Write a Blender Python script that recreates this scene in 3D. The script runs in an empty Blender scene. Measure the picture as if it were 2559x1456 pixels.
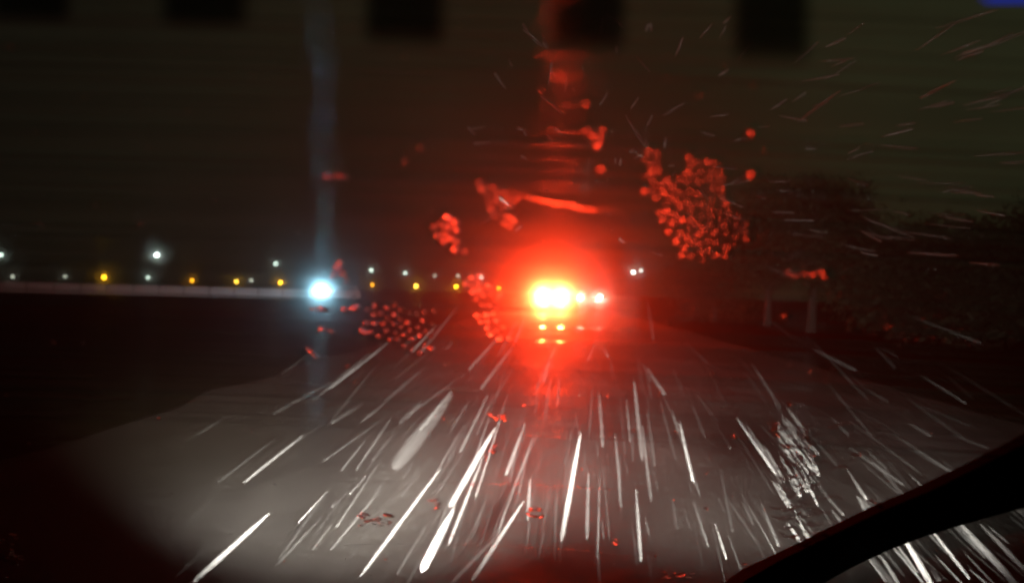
import bpy, bmesh, math, random
from mathutils import Vector, Matrix
random.seed(11)
R = math.radians
scene = bpy.context.scene
C = scene.collection

# ------------------------------------------------------------------ camera
W, H, FPX = 1024.0, 582.0, 803.0
EYE = Vector((0.0, 0.0, 1.35))
YAW, PITCH, ROLL = R(2.85), R(0.1), R(1.45)
fwd = Vector((-math.sin(YAW) * math.cos(PITCH), math.cos(YAW) * math.cos(PITCH), math.sin(PITCH)))
rt0 = fwd.cross(Vector((0, 0, 1))).normalized()
up0 = rt0.cross(fwd)
rt = rt0 * math.cos(ROLL) + up0 * math.sin(ROLL)
up = up0 * math.cos(ROLL) - rt0 * math.sin(ROLL)
cam_d = bpy.data.cameras.new('camera')
cam = bpy.data.objects.new('camera', cam_d)
C.objects.link(cam)
cam.matrix_world = Matrix(((rt.x, up.x, -fwd.x, EYE.x), (rt.y, up.y, -fwd.y, EYE.y), (rt.z, up.z, -fwd.z, EYE.z), (0, 0, 0, 1)))
cam_d.sensor_width = 36.0
cam_d.lens = 36.0 * FPX / W
cam_d.clip_start, cam_d.clip_end = 0.02, 6000
cam_d.dof.use_dof = True
cam_d.dof.focus_distance = 1.25
cam_d.dof.aperture_fstop = 4.3
scene.camera = cam

# ------------------------------------------------------------------ world (night sky, faint town glow)
world = bpy.data.worlds.new('World')
scene.world = world
world.use_nodes = True
wn, wl = world.node_tree.nodes, world.node_tree.links
wn.clear()
wo = wn.new('ShaderNodeOutputWorld'); bg = wn.new('ShaderNodeBackground')
tc = wn.new('ShaderNodeTexCoord'); sp = wn.new('ShaderNodeSeparateXYZ')
mr = wn.new('ShaderNodeMapRange'); mx = wn.new('ShaderNodeMixRGB')
mr.inputs[1].default_value, mr.inputs[2].default_value = -0.75, 0.75
mx.inputs[1].default_value = (0.0050, 0.0050, 0.0034, 1)
mx.inputs[2].default_value = (0.0175, 0.0210, 0.0095, 1)
nz = wn.new('ShaderNodeTexNoise'); nz.inputs['Scale'].default_value = 2.2; nz.inputs['Detail'].default_value = 4
mm = wn.new('ShaderNodeMapRange'); mm.inputs[1].default_value, mm.inputs[2].default_value = 0.3, 0.7
mm.inputs[3].default_value, mm.inputs[4].default_value = 0.65, 1.3
wl.new(tc.outputs['Generated'], sp.inputs[0]); wl.new(sp.outputs[0], mr.inputs[0])
wl.new(mr.outputs[0], mx.inputs[0]); wl.new(mx.outputs[0], bg.inputs[0])
wl.new(tc.outputs['Generated'], nz.inputs['Vector']); wl.new(nz.outputs[0], mm.inputs[0]); wl.new(mm.outputs[0], bg.inputs[1])
wl.new(bg.outputs[0], wo.inputs[0])

# ------------------------------------------------------------------ moon-weak sun, exposure
sun_d = bpy.data.lights.new('sun', 'SUN'); sun_d.energy = 0.002; sun_d.angle = R(0.5)
sun = bpy.data.objects.new('sun', sun_d); C.objects.link(sun); sun.rotation_euler = (R(50), 0, R(30))
scene.view_settings.view_transform = 'Standard'
scene.view_settings.look = 'None'
scene.view_settings.exposure = 0.0
scene.view_settings.gamma = 1.0
scene.view_settings.use_curve_mapping = False
scene.cycles.use_denoising = True
scene.cycles.max_bounces = 6
scene.cycles.volume_bounces = 0
scene.cycles.use_light_tree = False
world.cycles.sampling_method = 'NONE'
scene.cycles.transparent_max_bounces = 16
scene.cycles.sample_clamp_indirect = 60.0
scene.cycles.diffuse_bounces = 1
scene.cycles.glossy_bounces = 2

RED = (1.0, 0.037, 0.009)
RED_E, COLD_E, AMBER_E, PALE_E, ONC_E = 27000.0, 2900.0, 24.0, 6.0, 200.0
HEAD_W = 12000.0
HAZE_D, FILM_WIDE, FILM_NARROW = 0.00013, 0.011, 0.40

# ------------------------------------------------------------------ helpers
def ray(px, py):
    return fwd + rt * ((px - W / 2) / FPX) - up * ((py - H / 2) / FPX)
def at(px, py, depth):
    return EYE + ray(px, py) * depth
S = 0.4                                           # photograph survey coordinates (2559 wide) to frame pixels

GB, GT = Vector((0, 1.06, 0.921)), Vector((0, 0.24, 1.538))      # windscreen foot and head, outer face
g_up = (GT - GB).normalized()
g_n = Vector((0, -g_up.z, g_up.y)); g_n = -g_n if g_n.y < 0 else g_n    # outward
GM = Matrix(((-1, g_up.x, g_n.x), (0, g_up.y, g_n.y), (0, g_up.z, g_n.z)))
def on_glass(px, py, off=0.0):
    d = ray(px, py)
    t = (GB + g_n * off - EYE).dot(g_n) / d.dot(g_n)
    return EYE + d * t

def material(name):
    m = bpy.data.materials.new(name); m.use_nodes = True
    n, l = m.node_tree.nodes, m.node_tree.links
    n.clear()
    return m, n, l, n.new('ShaderNodeOutputMaterial')
def principled(name, col, rough=0.5, metal=0.0, noise=None, bump=0.0, spec=0.5):
    m, n, l, o = material(name)
    b = n.new('ShaderNodeBsdfPrincipled')
    b.inputs['Base Color'].default_value = (*col, 1); b.inputs['Roughness'].default_value = rough
    b.inputs['Metallic'].default_value = metal; b.inputs['Specular IOR Level'].default_value = spec
    if noise:
        t = n.new('ShaderNodeTexNoise'); t.inputs['Scale'].default_value = noise[0]; t.inputs['Detail'].default_value = 6
        co = n.new('ShaderNodeTexCoord'); l.new(co.outputs['Object'], t.inputs['Vector'])
        r = n.new('ShaderNodeMixRGB'); r.inputs[1].default_value = (*[c * (1 - noise[1]) for c in col], 1)
        r.inputs[2].default_value = (*[c * (1 + noise[1]) for c in col], 1)
        l.new(t.outputs[0], r.inputs[0]); l.new(r.outputs[0], b.inputs['Base Color'])
        if bump:
            bp = n.new('ShaderNodeBump'); bp.inputs['Strength'].default_value = bump; bp.inputs['Distance'].default_value = 0.02
            l.new(t.outputs[0], bp.inputs['Height']); l.new(bp.outputs[0], b.inputs['Normal'])
    l.new(b.outputs[0], o.inputs[0])
    return m
def emission(name, col, strength, sample=True):
    m, n, l, o = material(name)
    if not sample: m.cycles.emission_sampling = 'NONE'
    e = n.new('ShaderNodeEmission'); e.inputs[0].default_value = (*col, 1); e.inputs[1].default_value = strength
    l.new(e.outputs[0], o.inputs[0])
    return m

def mesh(name, bm, mat, smooth=False):
    me = bpy.data.meshes.new(name); bm.to_mesh(me); bm.free()
    if mat: me.materials.append(mat)
    if smooth:
        for p in me.polygons: p.use_smooth = True
    return me
def obj(name, me, parent=None, loc=None):
    o = bpy.data.objects.new(name, me); C.objects.link(o)
    if parent: o.parent = parent
    if loc is not None: o.location = loc
    return o
def empty(name, loc=(0, 0, 0), rz=0.0):
    o = bpy.data.objects.new(name, None); C.objects.link(o); o.location = loc; o.rotation_euler = (0, 0, rz)
    o.empty_display_size = 0.2
    return o
def tag(o, label=None, cat=None, group=None, kind=None):
    if label: o['label'] = label
    if cat: o['category'] = cat
    if group: o['group'] = group
    if kind: o['kind'] = kind
    return o
def box(bm, c, s, rot=None):
    g = bmesh.ops.create_cube(bm, size=1.0)
    M = Matrix.Translation(c) @ (rot.to_4x4() if rot else Matrix.Identity(4)) @ Matrix.Diagonal((*s, 1))
    bmesh.ops.transform(bm, matrix=M, verts=g['verts'])
    return g['verts']
def bevel(bm, w, seg=2):
    bmesh.ops.bevel(bm, geom=list(bm.edges), offset=w, segments=seg, profile=0.6, affect='EDGES')
def tube(bm, pts, radii, n=6, cap=True):
    rings = []
    for i, p in enumerate(pts):
        a = pts[max(i - 1, 0)]; b = pts[min(i + 1, len(pts) - 1)]
        d = (b - a).normalized()
        s = d.cross(Vector((0, 0, 1)) if abs(d.z) < 0.9 else Vector((1, 0, 0))).normalized(); t = s.cross(d)
        rings.append([bm.verts.new(p + (s * math.cos(k * 2 * math.pi / n) + t * math.sin(k * 2 * math.pi / n)) * radii[i]) for k in range(n)])
    for r0, r1 in zip(rings, rings[1:]):
        for k in range(n):
            bm.faces.new((r0[k], r0[(k + 1) % n], r1[(k + 1) % n], r1[k]))
    if cap:
        bm.faces.new(rings[0][::-1]); bm.faces.new(rings[-1])
def prism(bm, prof, half, half_top=None, ztop=None):
    """side profile (y, z) extruded across x; above ztop the sides lean in to half_top"""
    vs = []
    for s in (-1, 1):
        vs.append([bm.verts.new(((s * (half if ztop is None or z <= ztop else half_top)), y, z)) for y, z in prof])
    bm.faces.new(vs[0][::-1]); bm.faces.new(vs[1])
    k = len(prof)
    for i in range(k):
        bm.faces.new((vs[0][i], vs[0][(i + 1) % k], vs[1][(i + 1) % k], vs[1][i]))
    bmesh.ops.recalc_face_normals(bm, faces=bm.faces)

# ------------------------------------------------------------------ setting: ground, road
def road_material():
    m, n, l, o = material('wet_asphalt')
    b = n.new('ShaderNodeBsdfPrincipled'); co = n.new('ShaderNodeTexCoord')
    fine = n.new('ShaderNodeTexNoise'); fine.inputs['Scale'].default_value = 90; fine.inputs['Detail'].default_value = 5
    pud = n.new('ShaderNodeTexNoise'); pud.inputs['Scale'].default_value = 0.55; pud.inputs['Detail'].default_value = 4
    mp = n.new('ShaderNodeMapping'); mp.inputs['Scale'].default_value = (1.0, 0.35, 1)
    l.new(co.outputs['Object'], fine.inputs['Vector']); l.new(co.outputs['Object'], mp.inputs[0]); l.new(mp.outputs[0], pud.inputs['Vector'])
    cr = n.new('ShaderNodeMixRGB'); cr.inputs[1].default_value = (0.030, 0.029, 0.028, 1); cr.inputs[2].default_value = (0.080, 0.076, 0.072, 1)
    l.new(fine.outputs[0], cr.inputs[0])
    sx_ = n.new('ShaderNodeSeparateXYZ'); l.new(co.outputs['Object'], sx_.inputs[0])          # mud and leaf litter washed over the left edge
    ed = n.new('ShaderNodeMath'); ed.operation = 'MULTIPLY_ADD'; l.new(pud.outputs[0], ed.inputs[0]); ed.inputs[1].default_value = 1.6; l.new(sx_.outputs[0], ed.inputs[2])
    em = n.new('ShaderNodeMapRange'); em.interpolation_type = 'SMOOTHSTEP'; em.inputs[1].default_value, em.inputs[2].default_value = -2.9, -0.6; l.new(ed.outputs[0], em.inputs[0])
    mud = n.new('ShaderNodeMixRGB'); mud.inputs[1].default_value = (0.026, 0.023, 0.013, 1); l.new(em.outputs[0], mud.inputs[0])
    pt = n.new('ShaderNodeTexNoise'); pt.inputs['Scale'].default_value = 1.3; pt.inputs['Detail'].default_value = 5; l.new(mp.outputs[0], pt.inputs['Vector'])   # worn and patched asphalt
    pr = n.new('ShaderNodeMapRange'); pr.inputs[1].default_value, pr.inputs[2].default_value = .35, .65; pr.inputs[3].default_value, pr.inputs[4].default_value = .55, 1.5; l.new(pt.outputs[0], pr.inputs[0])
    pm = n.new('ShaderNodeVectorMath'); pm.operation = 'SCALE'; l.new(cr.outputs[0], pm.inputs[0]); l.new(pr.outputs[0], pm.inputs['Scale']); l.new(pm.outputs[0], mud.inputs[2])
    l.new(mud.outputs[0], b.inputs['Base Color'])
    rr = n.new('ShaderNodeMapRange'); rr.inputs[1].default_value, rr.inputs[2].default_value = 0.38, 0.62
    rr.inputs[3].default_value, rr.inputs[4].default_value = 0.48, 0.74
    b.inputs['Specular IOR Level'].default_value = 0.38
    l.new(pud.outputs[0], rr.inputs[0]); l.new(rr.outputs[0], b.inputs['Roughness'])
    bp = n.new('ShaderNodeBump'); bp.inputs['Strength'].default_value = 0.35; bp.inputs['Distance'].default_value = 0.006
    rip = n.new('ShaderNodeTexNoise'); rip.inputs['Scale'].default_value = 7; rip.inputs['Detail'].default_value = 3; l.new(co.outputs['Object'], rip.inputs['Vector'])
    b2 = n.new('ShaderNodeBump'); b2.inputs['Strength'].default_value = 0.25; b2.inputs['Distance'].default_value = 0.03
    l.new(rip.outputs[0], b2.inputs['Height']); l.new(b2.outputs[0], bp.inputs['Normal'])
    l.new(fine.outputs[0], bp.inputs['Height']); l.new(bp.outputs[0], b.inputs['Normal'])
    l.new(b.outputs[0], o.inputs[0])
    return m
M_road = road_material()
M_grass = principled('verge_grass', (0.026, 0.023, 0.013), 0.9, noise=(3.0, 0.6), bump=0.6, spec=0.0)
bm = bmesh.new(); box(bm, (0, 1400, -0.154), (5000, 3600, 0.3))
tag(obj('ground', mesh('ground', bm, M_grass)), kind='structure')
bm = bmesh.new()
strip = []
for i in range(260):                                # ragged edges where the asphalt runs into the verge
    y = -20 + i * (1.2 if i < 150 else 6.0) + (0 if i < 150 else -720)
    strip.append([bm.verts.new((x, y, 0.0)) for x in (-4.2 + random.uniform(-.13, .13) + .12 * math.sin(y * .35), 0.9, 5.4 + random.uniform(-.13, .13))])
for a, b in zip(strip, strip[1:]):
    for k in (0, 1): bm.faces.new((a[k], a[k + 1], b[k + 1], b[k]))
road = tag(obj('road', mesh('road', bm, M_road)), kind='structure')

# puddles lying in two shallow ruts across the road
def water_sheet(name, rough, bump):
    m, n, l, o = material(name)
    b = n.new('ShaderNodeBsdfPrincipled'); b.inputs['Base Color'].default_value = (0.012, 0.012, 0.012, 1); b.inputs['Roughness'].default_value = rough; b.inputs['IOR'].default_value = 1.33
    co = n.new('ShaderNodeTexCoord'); t_ = n.new('ShaderNodeTexNoise'); t_.inputs['Scale'].default_value = 9; t_.inputs['Detail'].default_value = 2
    bp = n.new('ShaderNodeBump'); bp.inputs['Strength'].default_value = bump; bp.inputs['Distance'].default_value = 0.01
    l.new(co.outputs['Object'], t_.inputs['Vector']); l.new(t_.outputs[0], bp.inputs['Height']); l.new(bp.outputs[0], b.inputs['Normal']); l.new(b.outputs[0], o.inputs[0])
    return m
def puddle(label, x0, x1, y0, y1, mat, lift=0.004):
    bm = bmesh.new(); n_ = 26
    a = [bm.verts.new((x0 + (x1 - x0) * i / n_, y0 + (random.uniform(-.12, .12) + .35 * (2 * i / n_ - 1) ** 4) * (y1 - y0), lift)) for i in range(n_ + 1)]
    b = [bm.verts.new((x0 + (x1 - x0) * i / n_, y1 + (random.uniform(-.12, .12) - .35 * (2 * i / n_ - 1) ** 4) * (y1 - y0), lift)) for i in range(n_ + 1)]
    for i in range(n_): bm.faces.new((a[i], a[i + 1], b[i + 1], b[i]))
    return tag(obj('puddle', mesh('puddle', bm, mat)), label, 'puddle', 'puddles across the road')
puddle('far puddle across the road, mirroring the brake lights just below them', -2.2, 3.6, 31.6, 33.6, water_sheet('still_puddle', 0.2, 0.2))
puddle('nearer puddle across the road, second band of brake light glints', -1.8, 3.2, 22.4, 23.2, water_sheet('ruffled_puddle', 0.24, 0.3))

# ------------------------------------------------------------------ the vehicle the photograph was taken from
M_black = principled('black_plastic', (0.012, 0.012, 0.012), 0.55, noise=(40, 0.3))
M_wiper = principled('wiper_black', (0.008, 0.008, 0.009), 0.6, spec=0.2)
M_paint = principled('van_paint', (0.03, 0.032, 0.036), 0.25)
M_frit, n, l, o = material('ceramic_frit')             # printed halftone: dense in the middle, thinning out to its rim
d = n.new('ShaderNodeBsdfDiffuse'); d.inputs[0].default_value = (0.006, 0.005, 0.005, 1); tr = n.new('ShaderNodeBsdfTransparent'); ms = n.new('ShaderNodeMixShader')
co = n.new('ShaderNodeTexCoord'); sx = n.new('ShaderNodeSeparateXYZ'); l.new(co.outputs['UV'], sx.inputs[0])
def fade(sock, lo, hi):
    m_ = n.new('ShaderNodeMapRange'); m_.interpolation_type = 'SMOOTHSTEP'; m_.inputs[1].default_value, m_.inputs[2].default_value = lo, hi
    l.new(sock, m_.inputs[0]); return m_.outputs[0]
def mul(a, b):
    m_ = n.new('ShaderNodeMath'); m_.operation = 'MULTIPLY'; l.new(a, m_.inputs[0])
    if isinstance(b, float): m_.inputs[1].default_value = b
    else: l.new(b, m_.inputs[1])
    return m_.outputs[0]
l.new(mul(mul(mul(fade(sx.outputs[0], 0.0, .26), fade(sx.outputs[0], 1.0, .74)), fade(sx.outputs[1], 0.0, .30)), .62), ms.inputs[0])
l.new(tr.outputs[0], ms.inputs[1]); l.new(d.outputs[0], ms.inputs[2]); l.new(ms.outputs[0], o.inputs[0])
M_pane, n, l, o = material('windscreen_glass')
t = n.new('ShaderNodeBsdfTransparent'); t.inputs[0].default_value = (0.96, 0.97, 0.965, 1); l.new(t.outputs[0], o.inputs[0])
M_film, n, l, o = material('glare_scatter')  # forward-scattering layer added to spread halos round the lamps
M_film.cycles.volume_sampling = 'EQUIANGULAR'
def phase(g, dens):
    v = n.new('ShaderNodeVolumeScatter'); v.inputs['Color'].default_value = (1, 1, 1, 1)
    v.inputs['Density'].default_value = dens; v.inputs['Anisotropy'].default_value = g
    return v
FT = 0.002
a1, a2 = phase(0.978, FILM_WIDE / FT), phase(0.996, FILM_NARROW / FT)
ad = n.new('ShaderNodeAddShader'); l.new(a1.outputs[0], ad.inputs[0]); l.new(a2.outputs[0], ad.inputs[1]); l.new(ad.outputs[0], o.inputs['Volume'])

van = tag(empty('van', (0, 0, 0)), 'dark van the picture is taken from, its wiper lying across the wet windscreen', 'van')
def slab(bm, x0, x1, q0, q1, off0, off1):
    """box on the glass plane: x across, q metres up the glass, off along the outward normal"""
    c = GB + g_up * ((q0 + q1) / 2) + g_n * ((off0 + off1) / 2); c.x = (x0 + x1) / 2
    box(bm, c, (x1 - x0, q1 - q0, off1 - off0), GM)
GLEN = (GT - GB).length
bm = bmesh.new(); slab(bm, -0.78, 0.88, 0, GLEN, -0.005, 0.0)
ws = obj('windscreen', mesh('windscreen', bm, M_pane), van)
bm = bmesh.new(); slab(bm, -0.77, 0.87, 0.01, GLEN - 0.01, -0.010, -0.008)
obj('glare_film', mesh('glare_film', bm, M_film), ws)
# ceramic tabs along the windscreen head
for x0, x1, yb in ((-20, 80, 31), (150, 258, 37), (354, 454, 56), (542, 634, 62), (722, 818, 75)):
    bm = bmesh.new()
    vs = []
    for off in (-0.0065, -0.0063):
        q = [on_glass(x0, yb - 2, off), on_glass(x1, yb + 2, off), on_glass(x1 + 3, -60, off), on_glass(x0 + 3, -60, off)]
        vs.append([bm.verts.new(p) for p in q])
    bm.faces.new(vs[0][::-1]); bm.faces.new(vs[1])
    for i in range(4): bm.faces.new((vs[0][i], vs[0][(i + 1) % 4], vs[1][(i + 1) % 4], vs[1][i]))
    bmesh.ops.recalc_face_normals(bm, faces=bm.faces)
    uvl = bm.loops.layers.uv.new('UVMap'); UV = {}
    for row in vs:
        for v, q in zip(row, ((0, 0), (1, 0), (1, 1), (0, 1))): UV[v] = q
    for f in bm.faces:
        for lp in f.loops: lp[uvl].uv = UV[lp.vert]
    obj('frit_tab', mesh('frit_tab', bm, M_frit), ws)
for nm, f in (('pillar', lambda b: slab(b, -0.86, -0.775, -0.02, GLEN + 0.02, -0.05, 0.02)), ('pillar', lambda b: slab(b, 0.875, 0.96, -0.02, GLEN + 0.02, -0.05, 0.02)),
              ('header_rail', lambda b: slab(b, -0.86, 0.96, GLEN - 0.012, GLEN + 0.09, -0.05, 0.02)),
              ('scuttle', lambda b: slab(b, -0.86, 0.96, -0.09, 0.012, -0.06, 0.02))):
    bm = bmesh.new(); f(bm); bevel(bm, 0.008); obj(nm, mesh(nm, bm, M_paint), van)
bm = bmesh.new(); prism(bm, [(1.10, 0.80), (1.42, 0.74), (1.52, 0.60), (1.53, 0.30), (1.0, 0.28), (1.0, 0.78)], 0.86)
bevel(bm, 0.02); b_ = obj('bonnet', mesh('bonnet', bm, M_paint, True), van)
bm = bmesh.new(); box(bm, (0.05, 0.80, 0.74), (1.6, 0.5, 0.16)); bevel(bm, 0.03); obj('dashboard', mesh('dashboard', bm, M_black), van)
M_lens = emission('headlamp_lens', (1.0, 0.93, 0.82), 4.0, False)
for sx in (-0.62, 0.70):
    bm = bmesh.new(); bmesh.ops.create_cone(bm, cap_ends=True, segments=20, radius1=0.10, radius2=0.10, depth=0.04)
    bmesh.ops.transform(bm, matrix=Matrix.Rotation(R(90), 4, 'X'), verts=bm.verts)
    hl = obj('headlight', mesh('headlight', bm, M_lens), van, (sx, 1.56, 0.60))
    ld = bpy.data.lights.new('headlight_beam', 'SPOT'); ld.energy = HEAD_W * (3.6 if sx < 0 else 1.2); ld.color = (1.0, 0.91, 0.80)
    ld.spot_size = R(44 if sx < 0 else 28); ld.spot_blend = 1.0; ld.shadow_soft_size = 0.06
    lo = bpy.data.objects.new('headlight_beam', ld); C.objects.link(lo); lo.parent = hl
    lo.location = (0, 0.05, 0); lo.scale = (1.7 if sx < 0 else 3.2, 1, 1); lo.rotation_euler = (R(94.0 if sx < 0 else 88.8), 0, R(7 if sx < 0 else -4))

# dash camera added at the windscreen head to give the corner its blue glow
dc = tag(empty('added_glow_camera', on_glass(1010, -60, -0.03)), 'added dash camera carrying the blue glow at the top right corner', 'camera')
def glass_box(px0, py0, px1, py1, o0, o1):
    bm = bmesh.new(); A = []
    for o_ in (o0, o1): A.append([bm.verts.new(on_glass(x, y, o_) - dc.location) for x, y in ((px0, py0), (px1, py0), (px1, py1), (px0, py1))])
    bm.faces.new(A[0]); bm.faces.new(A[1][::-1])
    for i in range(4): bm.faces.new((A[0][i], A[0][(i + 1) % 4], A[1][(i + 1) % 4], A[1][i]))
    bmesh.ops.recalc_face_normals(bm, faces=bm.faces); return bm
obj('housing', mesh('housing', glass_box(930, -120, 1090, -41, -0.13, -0.007), M_black), dc)
obj('blue_light', mesh('blue_light', glass_box(985, -40, 1110, -3, -0.13, -0.12), emission('blue_glow', (0.01, 0.05, 1.0), 0.5, False)), dc)
# wiper lying across the lower corner
def glass_curve(pts, off):
    return [on_glass(x * S, y * S, off) for x, y in pts]
def ribbon(bm, up_pts, lo_pts, off0, off1):
    A = [[bm.verts.new(p) for p in glass_curve(c, o_)] for c, o_ in ((up_pts, off0), (lo_pts, off0), (lo_pts, off1), (up_pts, off1))]
    for i in range(len(up_pts) - 1):
        for k in range(4):
            bm.faces.new((A[k][i], A[(k + 1) % 4][i], A[(k + 1) % 4][i + 1], A[k][i + 1]))
    bm.faces.new([A[k][0] for k in range(4)]); bm.faces.new([A[k][-1] for k in range(3, -1, -1)])
    bmesh.ops.recalc_face_normals(bm, faces=bm.faces)
bm = bmesh.new()
ribbon(bm, [(1760, 1490), (1860, 1418), (1960, 1372), (2060, 1322), (2170, 1268), (2300, 1212), (2430, 1150), (2640, 1040)],
       [(1960, 1530), (2050, 1462), (2140, 1412), (2220, 1374), (2310, 1340), (2420, 1306), (2530, 1276), (2700, 1225)], 0.006, 0.020)
bevel(bm, 0.003, 1); obj('wiper_arm', mesh('wiper_arm', bm, M_wiper), van)
bm = bmesh.new()
ribbon(bm, [(1800, 1470), (1930, 1390), (2050, 1330), (2180, 1266), (2320, 1206), (2600, 1062)],
       [(1810, 1476), (1938, 1398), (2058, 1339), (2186, 1275), (2326, 1215), (2606, 1072)], 0.0005, 0.0055)
obj('wiper_blade', mesh('wiper_blade', bm, M_wiper), van)

# ------------------------------------------------------------------ cars on the road
M_car = {k: principled('car_paint_' + k, c, 0.3) for k, c in (('dark', (0.02, 0.02, 0.022)), ('silver', (0.25, 0.25, 0.26)), ('white', (0.5, 0.5, 0.5)))}
M_cglass = principled('car_glass', (0.01, 0.01, 0.012), 0.06)
M_tyre = principled('tyre_rubber', (0.015, 0.015, 0.015), 0.8); M_rim = principled('wheel_rim', (0.3, 0.3, 0.3), 0.35, 0.8)
M_brake = emission('brake_light', RED, RED_E)
M_cold = emission('cold_headlight', (0.36, 0.77, 1.0), COLD_E)
M_onc = emission('oncoming_headlight', (1.0, 0.80, 0.62), ONC_E, False)
M_plate = principled('plate', (0.6, 0.6, 0.5), 0.5)
def car(name, label, loc, rz, paint, lit, mat, lamp=(0.24, 0.30), lz=1.0, lx=0.64):
    """front towards +y; lit is 'rear' or 'front'"""
    t = tag(empty(name, loc, rz), label, 'car')
    bm = bmesh.new(); prism(bm, [(-2.15, 0.35), (-2.2, 0.75), (-2.12, 1.08), (1.0, 1.05), (2.0, 0.88), (2.2, 0.7), (2.2, 0.32), (1.8, 0.25), (-1.8, 0.25)], 0.88)
    bevel(bm, 0.05); obj('body', mesh('body', bm, M_car[paint], True), t)
    bm = bmesh.new(); prism(bm, [(-2.05, 1.06), (-1.75, 1.60), (-1.5, 1.66), (0.0, 1.66), (0.25, 1.60), (1.0, 1.03)], 0.86, 0.70, 1.2)
    bevel(bm, 0.04); obj('cabin', mesh('cabin', bm, M_car[paint], True), t)
    for nm, pr in (('rear_window', ((-1.98, 1.16), (-1.80, 1.50))), ('front_window', ((0.92, 1.16), (0.36, 1.52)))):
        bm = bmesh.new()
        (y0, z0), (y1, z1) = pr; s = -0.03 if y0 < 0 else 0.03
        a = [bm.verts.new(v) for v in ((-0.70, y0 + s, z0), (0.70, y0 + s, z0), (0.58, y1 + s, z1), (-0.58, y1 + s, z1))]
        b = [bm.verts.new(v.co - Vector((0, s * 0.5, 0))) for v in a]
        bm.faces.new(a); bm.faces.new(b[::-1])
        for i in range(4): bm.faces.new((a[i], b[i], b[(i + 1) % 4], a[(i + 1) % 4]))
        bmesh.ops.recalc_face_normals(bm, faces=bm.faces); obj(nm, mesh(nm, bm, M_cglass), t)
    for sx in (-1, 1):
        bm = bmesh.new(); prism(bm, [(-1.7, 1.14), (-1.55, 1.52), (-0.05, 1.55), (0.6, 1.14)], 0.006); w = obj('side_window', mesh('side_window', bm, M_cglass), t, (sx * 0.80, 0, 0)); w.rotation_euler = (0, 0, 0)
        for y in (-1.35, 1.38):
            bm = bmesh.new(); bmesh.ops.create_cone(bm, cap_ends=True, segments=24, radius1=0.33, radius2=0.33, depth=0.22)
            bevel(bm, 0.03, 1); bmesh.ops.transform(bm, matrix=Matrix.Rotation(R(90), 4, 'Y'), verts=bm.verts)
            wh = obj('wheel', mesh('wheel', bm, M_tyre, True), t, (sx * 0.80, y, 0.33))
            bm = bmesh.new(); bmesh.ops.create_cone(bm, cap_ends=True, segments=20, radius1=0.22, radius2=0.18, depth=0.03)
            bmesh.ops.transform(bm, matrix=Matrix.Rotation(R(90 * sx), 4, 'Y'), verts=bm.verts); obj('rim', mesh('rim', bm, M_rim), wh, (sx * 0.115, 0, 0))
        bm = bmesh.new(); box(bm, (0, 0, 0), (lamp[0], 0.06, lamp[1]))
        yy = -2.20 if lit == 'rear' else 2.20
        obj('brake_light' if lit == 'rear' else 'headlight', mesh('lamp', bm, mat), t, (sx * lx, yy - 0.03 * (1 if lit == 'rear' else -1), lz))
    ys = -1 if lit == 'rear' else 1
    bm = bmesh.new(); box(bm, (0, ys * 2.24, 0.45), (1.7, 0.14, 0.22)); bevel(bm, 0.04); obj('bumper', mesh('bumper', bm, M_black), t)
    bm = bmesh.new(); box(bm, (0, ys * 2.225, 0.72), (0.5, 0.02, 0.11)); obj('number_plate', mesh('number_plate', bm, M_plate), t)
    return t
# brake lights of the car ahead
p = at(552, 297, 58.0)
car('braking_car', 'dark car ahead with both red brake lights glaring on the wet road', (p.x, p.y + 2.2, 0), 0, 'dark', 'rear', M_brake, (0.17, 0.64), 1.12, 0.66)
p = at(590, 296, 66.0)
car('oncoming_car', 'oncoming car with two small white headlights beside the braking car', (p.x, p.y + 2.2, 0), math.pi, 'silver', 'front', M_onc, (0.22, 0.22), 1.12, 0.78)
p = at(335, 281, 90.0)
car('turning_car', 'car far out beside the road with dazzling cold blue white headlights', (p.x, p.y + 2.2, 0), math.pi - 0.95, 'white', 'front', M_cold, (0.22, 0.22), 1.05, 0.70)

# ------------------------------------------------------------------ far street lamps
M_pole = principled('galvanised_pole', (0.18, 0.18, 0.18), 0.5, 0.6)
M_amber = emission('amber_lamp', (1.0, 0.47, 0.015), AMBER_E, False)
M_ambers = [M_amber, emission('amber_lamp_worn', (1.0, 0.40, 0.012), AMBER_E * .55, False), emission('amber_lamp_pale', (1.0, 0.55, 0.05), AMBER_E * .8, False)]
M_pale = emission('pale_lamp', (0.78, 1.0, 0.86), PALE_E, False)
M_pale_hi = emission('pale_lamp_bright', (0.80, 1.0, 0.90), PALE_E * 4, False)
M_pale_lo = emission('pale_lamp_dim', (0.95, 1.0, 0.80), PALE_E * 0.4, False)
def lamp(name, label, group, px, py, depth, rad, mat):
    p = at(px, py, depth)
    t = tag(empty(name, (p.x, p.y, -0.1)), label, 'street lamp', group)
    h = p.z + 0.1
    bm = bmesh.new(); tube(bm, [Vector((0, 0.3, 0)), Vector((0, 0.3, h * 0.6)), Vector((0, 0.3, h + rad))], [0.10, 0.08, 0.06], 8); obj('pole', mesh('pole', bm, M_pole), t)
    bm = bmesh.new(); bmesh.ops.create_uvsphere(bm, u_segments=14, v_segments=8, radius=rad)
    for v in bm.verts: v.co.z *= 0.8 if v.co.z > 0 else 1.0
    obj('lantern', mesh('lantern', bm, mat, True), t, (0, 0, h))
    bm = bmesh.new(); tube(bm, [Vector((0, 0, h + rad * 0.75)), Vector((0, 0, h + rad * 1.1))], [rad * 0.8, rad * 0.15], 12); obj('cap', mesh('cap', bm, M_pole), t)
ordn = ['first', 'second', 'third', 'fourth', 'fifth', 'sixth', 'seventh', 'eighth']
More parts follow.
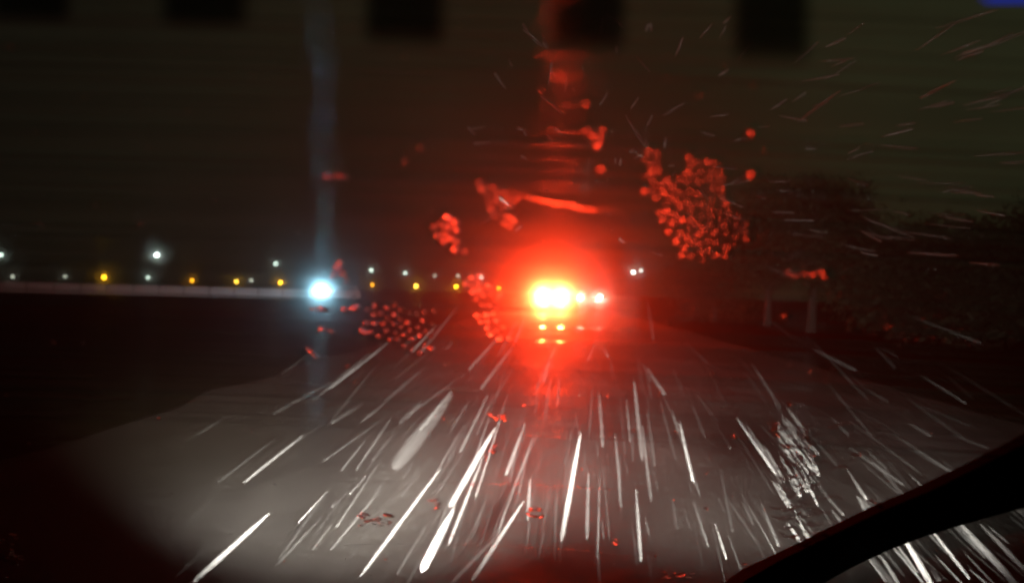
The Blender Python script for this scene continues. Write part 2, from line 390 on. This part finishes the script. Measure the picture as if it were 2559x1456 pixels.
for i, (x, y) in enumerate(((260, 692), (480, 700), (591, 703), (701, 705), (931, 711), (1040, 714), (1140, 715), (1247, 719))):
    lamp('amber_street_lamp', f'amber street lamp on the far horizon, {ordn[i]} from the left of its row', 'amber lamps along the horizon', x * S, y * S, 300 + (i * 37 % 23), (0.66, .56, .5, .6, .44, .6, .58, .5)[i], M_ambers[i % 3])
pale = [(392, 636, 212, 0.5, 1, 'brightest and tallest pale lamp, standing above the amber row'), (690, 658, 297, .6, 0, 'dim pale lamp above an amber lamp, left of the cold white headlights'),
        (928, 674, 424, .85, 0, 'pale lamp straight above the amber lamp right of the cold headlights'), (1013, 681, 457, .8, 0, 'pale lamp up and left of the sixth amber lamp'),
        (1087, 688, 520, .8, 2, 'faint pale lamp between the sixth and seventh amber lamps'), (1203, 692, 560, .95, 0, 'pale lamp just left of the last amber lamp'),
        (163, 690, 360, .6, 2, 'faint green white lamp low on the horizon, left of the amber row'), (370, 693, 330, .6, 0, 'low pale lamp between the first two amber lamps'),
        (628, 700, 380, .7, 2, 'faint blue white lamp between the third and fourth amber lamps'), (32, 690, 330, .6, 2, 'faint lamp low at the far left end of the horizon'),
        (1145, 688, 560, .9, 2, 'faint pale lamp above the seventh amber lamp'), (2, 636, 215, .5, 0, 'pale lamp cut by the left edge of the picture'),
        (1583, 679, 420, .7, 1, 'white lamp right of the brake lights, left one of a close pair'), (1602, 675, 425, .7, 0, 'pale lamp right of the brake lights, right one of a close pair')]
for x, y, d, r, hi, lb in pale:
    lamp('pale_street_lamp', lb, 'pale lamps beyond the fields', x * S, y * S, d, r, (M_pale, M_pale_hi, M_pale_lo)[hi])
# low concrete barrier added to imitate the sideways glare of the cold headlights
M_conc = principled('concrete', (0.55, 0.55, 0.55), 0.8, noise=(0.4, 0.25))
p0, p1 = at(-330, 280, 84), at(330, 288, 99)
bar = tag(empty('glare_barrier', (0, 0, -0.1)), 'added low pale barrier imitating the glare streak left of the cold headlights', 'barrier')
N = 24
for i in range(N):
    a, b = p0.lerp(p1, (i + 0.02) / N), p0.lerp(p1, (i + 0.98) / N)
    c = (a + b) / 2; d = (b - a); d.z = 0
    bm = bmesh.new(); prism(bm, [(-0.35, 0), (-0.35, 0.1), (-0.16, 0.35), (-0.10, 1.25), (0.10, 1.25), (0.16, 0.35), (0.35, 0.1), (0.35, 0)], d.length / 2)
    s_ = obj('glare_barrier_section', mesh('glare_barrier_section', bm, M_conc), bar, (c.x, c.y, 0)); s_.rotation_euler = (0, 0, math.atan2(d.y, d.x))

# ------------------------------------------------------------------ dark trees beside the road
M_leaf = principled('dark_leaves', (0.018, 0.021, 0.009), 0.7, noise=(1.5, 0.4))
M_bark = principled('bark', (0.022, 0.018, 0.014), 0.9, noise=(6, 0.4), bump=0.5)
def tree(name, label, cat, px, py_top, depth, wid, squash=1.0, nleaf=5000, trunk=True, group=None):
    top = at(px, py_top, depth)
    t = tag(empty(name, (top.x, top.y, -0.1)), label, cat, group)
    hgt = top.z + 0.1
    bm = bmesh.new()
    base = 0.25 if trunk else 0.05
    lobes = [(Vector((random.uniform(-.5, .5) * wid, random.uniform(-.4, .4) * wid, hgt * random.uniform(base + .15, .86))), random.uniform(.22, .36) * wid) for _ in range(16)]
    lobes.append((Vector((0, 0, hgt - .25 * wid)), .25 * wid))
    for _ in range(nleaf):
        c, r = random.choice(lobes)
        d = Vector((random.gauss(0, 1), random.gauss(0, 1), random.gauss(0, 1))).normalized() * (r * random.random() ** 0.45)
        q = c + d
        if q.z < 0.1: continue
        s = random.uniform(.06, .16) * (wid / 6 + .3)
        a = Vector((random.gauss(0, 1), random.gauss(0, 1), random.gauss(0, 1))).normalized(); b = a.orthogonal().normalized()
        bm.faces.new([bm.verts.new(q + v) for v in (a * s, b * s * .5, -a * s, -b * s * .5)])
    tag(obj('crown', mesh('crown', bm, M_leaf), t), kind='stuff')
    bm = bmesh.new()
    tube(bm, [Vector((0, 0, 0)), Vector((.05, 0, hgt * .3)), Vector((-.08, .05, hgt * .75))], [wid * .045, wid * .032, .03], 8)
    for c, r in lobes[:8]: tube(bm, [Vector((0, 0, hgt * .3)), (c + Vector((0, 0, hgt * .3))) * .5, c], [wid * .02, wid * .014, .02], 5)
    obj('trunk', mesh('trunk', bm, M_bark), t)
tree('tree', 'dark tree silhouette right of the red drops, tallest of the roadside growth', 'tree', 815, 168, 34, 5.0, nleaf=9000)
tree('tree', 'lower dark tree just behind the tallest roadside tree', 'tree', 770, 205, 40, 4.6, nleaf=6000)
tree('bush', 'broad dark bush filling the middle of the right roadside', 'bush', 900, 222, 30, 5.5, trunk=False, nleaf=8000)
tree('bush', 'dark bush under the green sky near the right edge', 'bush', 975, 216, 27, 5.0, trunk=False, nleaf=8000)
tree('bush', 'dark bush cut by the right edge of the picture', 'bush', 1040, 206, 25, 5.0, trunk=False, nleaf=8000)
tree('bush', 'low dark bush between the pair of pale lamps and the trees', 'bush', 715, 262, 46, 4.5, trunk=False, nleaf=4000)

# ------------------------------------------------------------------ rain in the headlight beams
def rain_material(op):
    m, n, l, o = material('rain_%d' % int(op * 100))
    d = n.new('ShaderNodeBsdfDiffuse'); d.inputs[0].default_value = (0.82, 0.84, 0.86, 1)
    tl = n.new('ShaderNodeBsdfTranslucent'); tl.inputs[0].default_value = (0.8, 0.8, 0.82, 1)
    m1 = n.new('ShaderNodeMixShader'); m1.inputs[0].default_value = 0.35; l.new(d.outputs[0], m1.inputs[1]); l.new(tl.outputs[0], m1.inputs[2])
    tr = n.new('ShaderNodeBsdfTransparent'); m2 = n.new('ShaderNodeMixShader'); m2.inputs[0].default_value = op
    l.new(tr.outputs[0], m2.inputs[1]); l.new(m1.outputs[0], m2.inputs[2]); l.new(m2.outputs[0], o.inputs[0])
    return m
OPS = [0.006, 0.010, 0.018, 0.030, 0.055, 0.20, 0.55, 0.05, 0.14, 0.6]
M_rain = [rain_material(o_) for o_ in OPS]
def streak_geo(bm, a, b, r):
    pts = [a.lerp(b, f) for f in (0, .06, .3, .7, .95, 1)]
    tube(bm, pts, [r * f for f in (.08, .35, .8, 1, .8, .2)], 6)
def depth_at(y):                                   # streaks hang well above the road they cross
    dy = max(y * S - 296, 14) / FPX
    return min(0.78 * 1.35 / dy, 9.0)
named = {1: 'long white rain streak at lower left, alone on the dark verge', 7: 'brightest thick rain streak, at the bottom left of the centre',
         17: 'long rain streak just right of the red reflection on the road', 22: 'thin bright rain streak right of centre, ending sharply',
         29: 'thick bright rain streak below the wiper, near the bottom edge', 8: 'widest faint rain streak, on the grey misty patch'}
rows = [(675, 1280, 480, 1456, 20, 4), (535, 1350, 440, 1440, 12, 2), (835, 950, 680, 1035, 13, 2), (905, 1010, 830, 1055, 14, 3), (875, 1225, 830, 1265, 14, 3),
        (1238, 1068, 1125, 1265, 22, 4), (1135, 1270, 1055, 1425, 30, 5), (1130, 985, 985, 1170, 50, 2), (1105, 1165, 900, 1440, 14, 3), (1055, 1000, 1000, 1055, 16, 3),
        (1220, 985, 1150, 1130, 13, 3), (1312, 1060, 1265, 1185, 13, 4), (1345, 1080, 1300, 1180, 10, 3), (1335, 1085, 1240, 1340, 10, 2), (1310, 1250, 1180, 1450, 17, 4),
        (1250, 1330, 1130, 1456, 15, 3), (1452, 1080, 1403, 1352, 18, 4), (1432, 1060, 1412, 1160, 10, 2), (1538, 1080, 1553, 1270, 11, 3), (1590, 1220, 1602, 1400, 14, 4),
        (1585, 950, 1606, 1150, 16, 3), (1698, 1050, 1733, 1205, 11, 5), (1840, 1040, 1940, 1185, 10, 5), (1730, 1010, 1762, 1090, 11, 3), (1800, 1170, 1832, 1330, 11, 2),
        (1903, 1258, 1946, 1362, 13, 4), (1618, 920, 1662, 985, 15, 4), (1650, 1000, 1690, 1150, 11, 2), (2245, 1318, 2335, 1470, 22, 5), (2318, 1308, 2425, 1446, 13, 5),
        (2392, 1298, 2550, 1470, 24, 4), (2158, 1365, 2240, 1470, 22, 3), (2450, 1308, 2580, 1440, 18, 4), (2290, 1375, 2350, 1450, 22, 3), (2118, 1172, 2166, 1246, 11, 5),
        (2180, 1148, 2262, 1240, 12, 3), (2212, 1145, 2285, 1232, 12, 2), (2368, 938, 2428, 992, 13, 2), (2046, 1215, 2108, 1285, 12, 4), (1605, 1062, 1628, 1250, 13, 3),
        (1862, 930, 1912, 1000, 12, 2), (1955, 1000, 2010, 1080, 12, 1), (1563, 285, 1606, 355, 13, 4), (1350, 235, 1412, 287, 12, 3), (2105, 222, 2000, 300, 13, 4), (2390, 200, 2300, 245, 13, 3),
        (2150, 575, 2205, 603, 12, 3), (2270, 630, 2395, 638, 13, 3), (2420, 655, 2500, 662, 12, 3), (990, 1080, 930, 1150, 14, 2), (1180, 1040, 1120, 1150, 12, 2), (1515, 30, 1560, 70, 10, 3), (1590, 140, 1625, 180, 10, 3)]
bunch = {'sky': [], 'wiper': [], 'right': [], 'left': []}
for i, (x1, y1, x2, y2, w, b) in enumerate(rows):
    d2 = depth_at(max(y2, 860)); d1 = d2 * 1.22
    if y2 < 800: d1, d2, b = 3.4, 2.8, 6
    a, c = at(x1 * S, y1 * S, d1), at(x2 * S, y2 * S, d2)
    r = max(w * S - 1.6, 1.8) * 0.5 * d2 / FPX
    bm = bmesh.new(); streak_geo(bm, a - (a + c) / 2, c - (a + c) / 2, r)
    o = obj('rain_streak', mesh('rain_streak', bm, M_rain[{3: 7, 4: 8, 5: 9}.get(b, b)], True), None, (a + c) / 2)
    g = ('named' if i + 1 in named else 'sky' if y2 < 800 else 'wiper' if x1 > 2140 and y1 > 1290 else 'right' if x1 > 1480 else 'left')
    if g == 'named': tag(o, named[i + 1], 'rain streak', 'falling rain caught by the headlights')
    else: bunch[g].append((x1 + x2, o))
nth = ['first', 'second', 'third', 'fourth', 'fifth', 'sixth', 'seventh', 'eighth', 'ninth', 'tenth', 'eleventh', 'twelfth', 'thirteenth', 'fourteenth', 'fifteenth',
       'sixteenth', 'seventeenth', 'eighteenth', 'nineteenth', 'twentieth']
for g, where, grp in (('sky', 'faint rain streak in the dark air above the horizon', 'faint rain above the horizon'), ('wiper', 'bright rain streak below the wiper', 'rain below the wiper'),
                      ('right', 'white rain streak right of the red road reflection', 'rain over the right side of the road'), ('left', 'white rain streak left of the red road reflection', 'rain over the left side of the road')):
    for k, (_x, o) in enumerate(sorted(bunch[g], key=lambda q: q[0])): tag(o, f'{where}, {nth[k]} from the left', 'rain streak', grp)
# fine rain nobody could count
bm = bmesh.new()
vp = (1490, 470)
def fine(bm, x, y, d2, f, rpx):
    L = Vector((x - vp[0] + random.gauss(0, 70), y - vp[1] + random.gauss(0, 110))) * f
    d1 = d2 * (1 + f * 1.1)
    a, c = at((x - L.x) * S, (y - L.y) * S, d1), at(x * S, y * S, d2)
    if min(a.z, c.z) > 0.03: streak_geo(bm, a, c, rpx * d2 / FPX)
bm2, bm3, bm4, bm5 = (bmesh.new() for _ in range(4))
for _ in range(270):
    x = random.gauss(1250, 330) if random.random() < .7 else random.uniform(1700, 2600)
    y = 840 + 640 * random.random() ** 0.75
    fine(random.choice((bm, bm, bm, bm2, bm5)), x, y, depth_at(y) * random.uniform(.6, 1.15), random.uniform(.05, .22), random.choice((.5, .6, .7, .9, 1.2, 1.8)))
for _ in range(26):                                 # close-packed rain by the wiper, nearest the right headlight
    x, y = random.uniform(2120, 2620), random.uniform(1290, 1500)
    fine(bm2, x, y, depth_at(y) * random.uniform(.8, 1.1), random.uniform(.05, .13), random.choice((.8, 1.2, 2.2)))
for _ in range(26):                                 # extra bright rain added behind the trickle to whiten its glints
    x, y = random.uniform(1955, 2060), random.uniform(1060, 1375)
    fine(bm4, x, y, depth_at(y) * random.uniform(.85, 1.05), random.uniform(.05, .12), random.choice((1.0, 1.6, 2.4)))
for _ in range(130):                                # a little in the air above
    x, y = random.uniform(1150, 2600), random.uniform(20, 640)
    fine(bm3, x, y, random.uniform(2.6, 5.0), random.uniform(.05, .16), random.uniform(.8, 1.6))
tag(obj('rain', mesh('rain', bm3, M_rain[6], True)), 'sparse faint rain in the dark air above the headlight beams', 'rain', kind='stuff')
tag(obj('rain', mesh('rain', bm4, M_rain[5], True)), 'bright flurry of rain added behind the rippled trickle to whiten its glints', 'rain', kind='stuff')
tag(obj('rain', mesh('rain', bm5, M_rain[4], True)), 'scattered brightest of the fine rain over the road', 'rain', kind='stuff')
tag(obj('rain', mesh('rain', bm2, M_rain[3], True)), 'brighter fine rain close to the headlights', 'rain', kind='stuff')
tag(obj('rain', mesh('rain', bm, M_rain[1], True)), 'fine rain falling through the headlight beams', 'rain', kind='stuff')

# ------------------------------------------------------------------ water on the windscreen
def water_material(name, rough, tl, col=(0.97, 0.97, 0.97)):
    m, n, l, o = material(name)
    rf = n.new('ShaderNodeBsdfRefraction'); rf.inputs['Roughness'].default_value = rough; rf.inputs['IOR'].default_value = 1.33; rf.inputs[0].default_value = (*col, 1)
    t = n.new('ShaderNodeBsdfTranslucent'); t.inputs[0].default_value = (*col, 1)
    mxs = n.new('ShaderNodeMixShader'); mxs.inputs[0].default_value = tl
    l.new(rf.outputs[0], mxs.inputs[1]); l.new(t.outputs[0], mxs.inputs[2]); l.new(mxs.outputs[0], o.inputs[0])
    return m
M_wet, n, l, o = material('wetted_glass')
rf = n.new('ShaderNodeBsdfRefraction'); rf.inputs['Roughness'].default_value = 0.0; rf.inputs['IOR'].default_value = 1.33; l.new(rf.outputs[0], o.inputs[0])
M_drop = water_material('rain_water', 0.40, 0.10)
def drop_mesh(seed):
    rnd = random.Random(seed)
    bm = bmesh.new()
    n, rings = 14, 4
    ph = [rnd.uniform(0, 6.28) for _ in range(3)]
    rad = [1 + .10 * math.sin(2 * a * .4488 + ph[0]) + .07 * math.sin(3 * a * .4488 + ph[1]) for a in range(n)]
    prev = None
    for k in range(rings):
        u = k / rings * math.pi / 2
        ring = [bm.verts.new((rad[a] * math.cos(u) * math.cos(a * 2 * math.pi / n), rad[a] * math.cos(u) * math.sin(a * 2 * math.pi / n), .55 * math.sin(u))) for a in range(n)]
        if prev:
            for a in range(n): bm.faces.new((prev[a], prev[(a + 1) % n], ring[(a + 1) % n], ring[a]))
        if k == 0: first = ring
        prev = ring
    tip = bm.verts.new((0, 0, .55))
    for a in range(n): bm.faces.new((prev[a], prev[(a + 1) % n], tip))
    base = bm.faces.new(list(first)[::-1])
    base.material_index = 1
    me = mesh('raindrop', bm, M_drop, True); me.materials.append(M_wet); me.polygons[len(me.polygons) - 1].use_smooth = False
    return me
def ridge(bm, pts, radii, n=5, h=.6):
    """half-round bead of water standing on the outer face of the glass"""
    rings = []
    for i, p in enumerate(pts):
        d = (pts[min(i + 1, len(pts) - 1)] - pts[max(i - 1, 0)]).normalized()
        s = d.cross(g_n).normalized()
        rings.append([bm.verts.new(p + (s * math.cos(k * math.pi / n) + g_n * (h * math.sin(k * math.pi / n))) * radii[i]) for k in range(n + 1)])
    for r0, r1 in zip(rings, rings[1:]):
        for k in range(n): bm.faces.new((r0[k], r1[k], r1[k + 1], r0[k + 1]))
        f = bm.faces.new((r0[n], r1[n], r1[0], r0[0])); f.material_index = 1
DROPS = [drop_mesh(k) for k in range(6)]
def water_mesh(name, bm, mat):
    me = mesh(name, bm, mat); me.materials.append(M_wet)
    for p in me.polygons: p.use_smooth = p.material_index == 0
    return me
def put_drop(parent, origin, x, y, rpx, stretch=1.0, rotz=None, flat=1.0):
    p = on_glass(x * S, y * S, 0.0004)
    depth = (p - EYE).dot(fwd)
    r = rpx * S * depth / FPX
    o = obj('raindrop', random.choice(DROPS), parent)
    rz = random.uniform(0, 6.28) if rotz is None else rotz
    o.matrix_local = Matrix.Translation(p - origin) @ GM.to_4x4() @ Matrix.Rotation(rz, 4, 'Z') @ Matrix.Diagonal((r * stretch, r, r * flat, 1))
    return o
def cluster(label, pts, rng, stretch=1.0, rotz=None, flat=1.0):
    ox = sum(p[0] for p in pts) / len(pts); oy = sum(p[1] for p in pts) / len(pts)
    origin = on_glass(ox * S, oy * S)
    if len(pts) == 1:
        t = tag(put_drop(None, Vector((0, 0, 0)), pts[0][0], pts[0][1], pts[0][2] if len(pts[0]) > 2 else rng[1], 1.0, None, flat), label, 'raindrop')
        return t
    t = tag(empty('raindrop_cluster', origin), label, 'raindrops')
    for q in pts: put_drop(t, origin, q[0], q[1], q[2] if len(q) > 2 else random.uniform(*rng), stretch, rotz, flat * random.choice((.45, .6, .8, 1.0, 1.3)))
    return t
def scatter(poly, n, gap):
    xs, ys = [p[0] for p in poly], [p[1] for p in poly]
    out, tries = [], 0
    while len(out) < n and tries < 6000:
        tries += 1
        x, y = random.uniform(min(xs), max(xs)), random.uniform(min(ys), max(ys))
        ins = False
        for i in range(len(poly)):
            (ax, ay), (bx, by) = poly[i], poly[i - 1]
            if (ay > y) != (by > y) and x < (bx - ax) * (y - ay) / (by - ay) + ax: ins = not ins
        if ins and all((x - a) ** 2 + (y - b) ** 2 > gap * gap for a, b in out): out.append((x, y))
    return out
crown = [(1612, 372), (1640, 378), (1650, 430), (1690, 460), (1720, 395), (1785, 398), (1815, 470), (1812, 520), (1868, 560), (1862, 612), (1800, 645), (1745, 660), (1700, 640), (1668, 590), (1640, 560), (1650, 510), (1605, 480), (1602, 430)]
cluster('large cluster of red lit raindrops on the glass right of the brake lights', scatter(crown, 96, 18), (5, 10), flat=.8)
cluster('triangular patch of dim red raindrops above and left of the brake lights', scatter([(1195, 455), (1260, 478), (1300, 492), (1285, 560), (1270, 570), (1230, 535)], 20, 17), (6, 10))
cluster('small loose cluster of dim red raindrops well left of the brake lights', scatter([(1080, 548), (1120, 535), (1150, 570), (1165, 630), (1140, 640), (1085, 590)], 13, 17), (8, 13))
cluster('curved string of red and orange raindrops left of the brake lights', scatter([(1160, 700), (1200, 690), (1250, 735), (1245, 790), (1280, 850), (1250, 850), (1215, 830), (1190, 790), (1215, 770), (1180, 740)], 34, 16), (6, 10), flat=.55)
cluster('spread of dull red raindrops low on the glass, left of the road mist', scatter([(900, 775), (960, 760), (1090, 775), (1085, 870), (1040, 890), (990, 860), (930, 835)], 46, 18), (5, 9), flat=1.4)
cluster('row of orange raindrops in a line above the brake lights', [(1325 + i * 15.5, 496 + i * 3.0 + random.uniform(-2, 2), random.uniform(5, 8)) for i in range(11)], (8, 11), flat=.34)
cluster('few dim red raindrops high above the brake lights', [(1464, 262), (1480, 345), (1500, 350), (1492, 368), (1505, 330), (1500, 425), (1466, 330)], (8, 15))
cluster('short row of dull red raindrops right of the big red cluster', [(1965, 682), (1983, 690), (2003, 684), (2025, 688), (2046, 680), (2054, 692)], (9, 13))
cluster('single red raindrop up and right of the big red cluster', [(1870, 337, 14)], (12, 14))
cluster('single dull red raindrop beside the top of the big red cluster', [(1868, 440, 14)], (12, 14))
cluster('single elongated red raindrop on the dark glass below the roadside trees', [(1958, 790, 10)], (9, 11))
cluster('pale blue raindrops clinging up and right of the cold headlights', [(852, 657, 9), (860, 684, 9), (846, 668, 9), (838, 690, 10), (868, 700, 7)], (7, 10))
cluster('cold white raindrops in a line below the cold headlights', [(783, 772, 8), (808, 772, 12), (862, 773, 7), (893, 766, 9), (884, 774, 7)], (7, 10))
cluster('scattered pale raindrops further below the cold headlights', [(806, 822, 11), (830, 828, 8), (905, 824, 8), (915, 830, 9), (948, 840, 6), (780, 880, 9), (792, 890, 8), (770, 872, 6)], (7, 10))
cluster('faint pale smear of raindrops high above the cold headlights', [(820, 441, 10), (840, 442, 7), (855, 443, 8), (868, 444, 6)], (7, 9))
for lb, x, y, n, w, h in (('orange red fleck of water left of the road reflection, upper of two', 1245, 1045, 9, 20, 10), ('orange red fleck of water left of the road reflection, lower of two', 1236, 1126, 7, 9, 14),
                    ('orange red fleck of water low in the middle of the red reflection', 1337, 1285, 13, 19, 16), ('dark red patch of fine drops at lower left of the road', 940, 1298, 26, 42, 15),
                    ('faint pink fleck of water above the brightest rain streak', 1085, 1258, 6, 16, 12), ('tiny orange fleck low on the glass right of the red reflection', 1532, 1352, 4, 6, 9),
                    ('ragged orange fleck of water at the bottom edge of the glass', 1692, 1434, 14, 38, 10), ('single orange fleck high in the rippled trickle', 1974, 1011, 3, 8, 5),
                    ('brightest orange fleck of water, on the left rim of the trickle', 1940, 1072, 9, 12, 16), ('orange fleck of water under the brightest fleck', 1964, 1114, 6, 14, 7),
                    ('small orange fleck in the middle of the trickle', 2025, 1138, 3, 6, 7), ('small orange fleck right of the trickle', 2140, 1140, 3, 6, 7), ('faint grey pink blot of drops at the bottom left corner', 30, 1370, 14, 34, 40)):
    cluster(lb, [(x + random.uniform(-w, w), y + random.uniform(-h, h)) for _ in range(n)], (3.5, 6.0), 1.5, random.uniform(-.3, .3))

# fine spatter over the whole glass
bm = bmesh.new()
for _ in range(230):
    x, y = random.uniform(0, 2559), random.uniform(60, 1450)
    if abs(x - 1380) < 110 and abs(y - 740) < 160: continue
    p = on_glass(x * S, y * S, .0004); r = random.choice((1.2, 1.6, 2.2, 3.2, 4.5)) * S * (p - EYE).dot(fwd) / FPX
    M = Matrix.Translation(p) @ GM.to_4x4() @ Matrix.Rotation(random.uniform(0, 6.28), 4, 'Z') @ Matrix.Diagonal((r * random.uniform(.8, 1.6), r, r * random.uniform(.4, 1.1), 1))
    k = len(bm.verts); nf = len(bm.faces)
    bm.from_mesh(random.choice(DROPS)); bm.verts.ensure_lookup_table()
    bmesh.ops.transform(bm, matrix=M, verts=bm.verts[k:])
me = water_mesh('spatter', bm, M_drop)
tag(obj('spatter', me, ws), kind='stuff')
# water lines drawn by the wiper
M_ripple = water_material('rippled_water', 0.10, 0.10)
M_line = water_material('water_line', 0.37, 0.06)
def line(label, pts, wpx, wob=1.0, cat='water line', h=.6):
    pp = []
    for (x0, y0), (x1, y1) in zip(pts, pts[1:]):
        k = max(3, int(abs(x1 - x0) / 14) + int(abs(y1 - y0) / 14))
        pp += [(x0 + (x1 - x0) * i / k, y0 + (y1 - y0) * i / k) for i in range(k)]
    pp.append(pts[-1])
    P = [on_glass(x * S, (y + random.uniform(-wob, wob)) * S, 0.0006) for x, y in pp]
    c = P[len(P) // 2].copy()
    rr = [wpx * S * .5 * random.uniform(.45, 1.2) * (q - EYE).dot(fwd) / FPX for q in P]
    bm = bmesh.new(); ridge(bm, [q - c for q in P], rr, 5, h)
    return tag(obj('water_line', water_mesh('water_line', bm, M_line), None, c), label, cat, 'water lines left by the wiper')
line('water line arching above the brake lights through the orange drops', [(1200, 455), (1260, 478), (1330, 492), (1480, 522), (1560, 532)], 2.6)
line('thin water line across the road, upper of two', [(835, 1203), (1000, 1201), (1200, 1207), (1380, 1212), (1560, 1222)], 2.2, .6)
line('thin water line across the road near the bottom, lower of two', [(835, 1361), (1050, 1357), (1250, 1363), (1400, 1370), (1640, 1392)], 2.2, .6)
line('thin water line from the trickle to the right across the glass', [(1925, 1160), (2040, 1152), (2200, 1148), (2400, 1150)], 2.2, .8)
line('thin water line under the wiper at the right', [(2230, 1330), (2400, 1334), (2590, 1340)], 2.5, .6)
# hair-fine arcs of water the blade leaves all over its sweep
M_fine = water_material('fine_wiper_lines', 0.12, 0.0)
bm = bmesh.new()
for i in range(110):
    q = 0.51 + (GLEN - 0.54) * (i + random.uniform(-.4, .4)) / 110
    x0, x1 = -0.60 + random.uniform(0, .12), 0.66 - random.uniform(0, .15)
    sag = random.uniform(.010, .020)
    P = []
    for k in range(25):
        f = k / 24; x = x0 + (x1 - x0) * f
        pnt = GB + g_up * (q - sag * (2 * f - 1) * 1.2 + .012 * math.sin(3.0 * f)) + g_n * .0005; pnt.x = x; P.append(pnt)
    ridge(bm, P, [.00042 * random.uniform(.5, 1.5)] * 25, 5, random.uniform(.16, .45))
tag(obj('wiper_hairlines', water_mesh('wiper_hairlines', bm, M_fine), ws), kind='stuff')
# rippled trickle of water beside the wiper
t = tag(empty('water_trickle', on_glass(800, 500)), 'rippled trickle of water glinting white and red beside the wiper', 'water trickle')
o0 = on_glass(800, 500)
for i in range(74):
    f = (i + random.random()) / 74
    y = 1060 + f * 300
    x = 1990 + 25 * f + random.uniform(-52, 40) + (random.uniform(40, 160) if random.random() < .2 and y < 1290 else 0)
    L = random.uniform(12, 42); sl = random.uniform(-.12, .18)
    P = [on_glass((x - L + 2 * L * k / 6) * S, (y + sl * L * (k / 3 - 1) + 5 * math.sin(k * 1.1 + i)) * S, .0005) - o0 for k in range(7)]
    bm = bmesh.new(); ridge(bm, P, [.0003, .0011, .0016, .0017, .0014, .0010, .0003], 5, .32)
    obj('ripple', water_mesh('ripple', bm, M_ripple), t)

# ------------------------------------------------------------------ damp night air
M_haze, n, l, o = material('haze')
M_haze.cycles.volume_sampling = 'EQUIANGULAR'
v = n.new('ShaderNodeVolumePrincipled'); v.inputs['Color'].default_value = (0.9, 0.9, 0.9, 1); v.inputs['Density'].default_value = HAZE_D; v.inputs['Anisotropy'].default_value = 0.55
l.new(v.outputs[0], o.inputs['Volume'])
bm = bmesh.new(); box(bm, (0, 320, 9.5), (1100, 700, 22)); tag(obj('haze', mesh('haze', bm, M_haze)), kind='stuff')
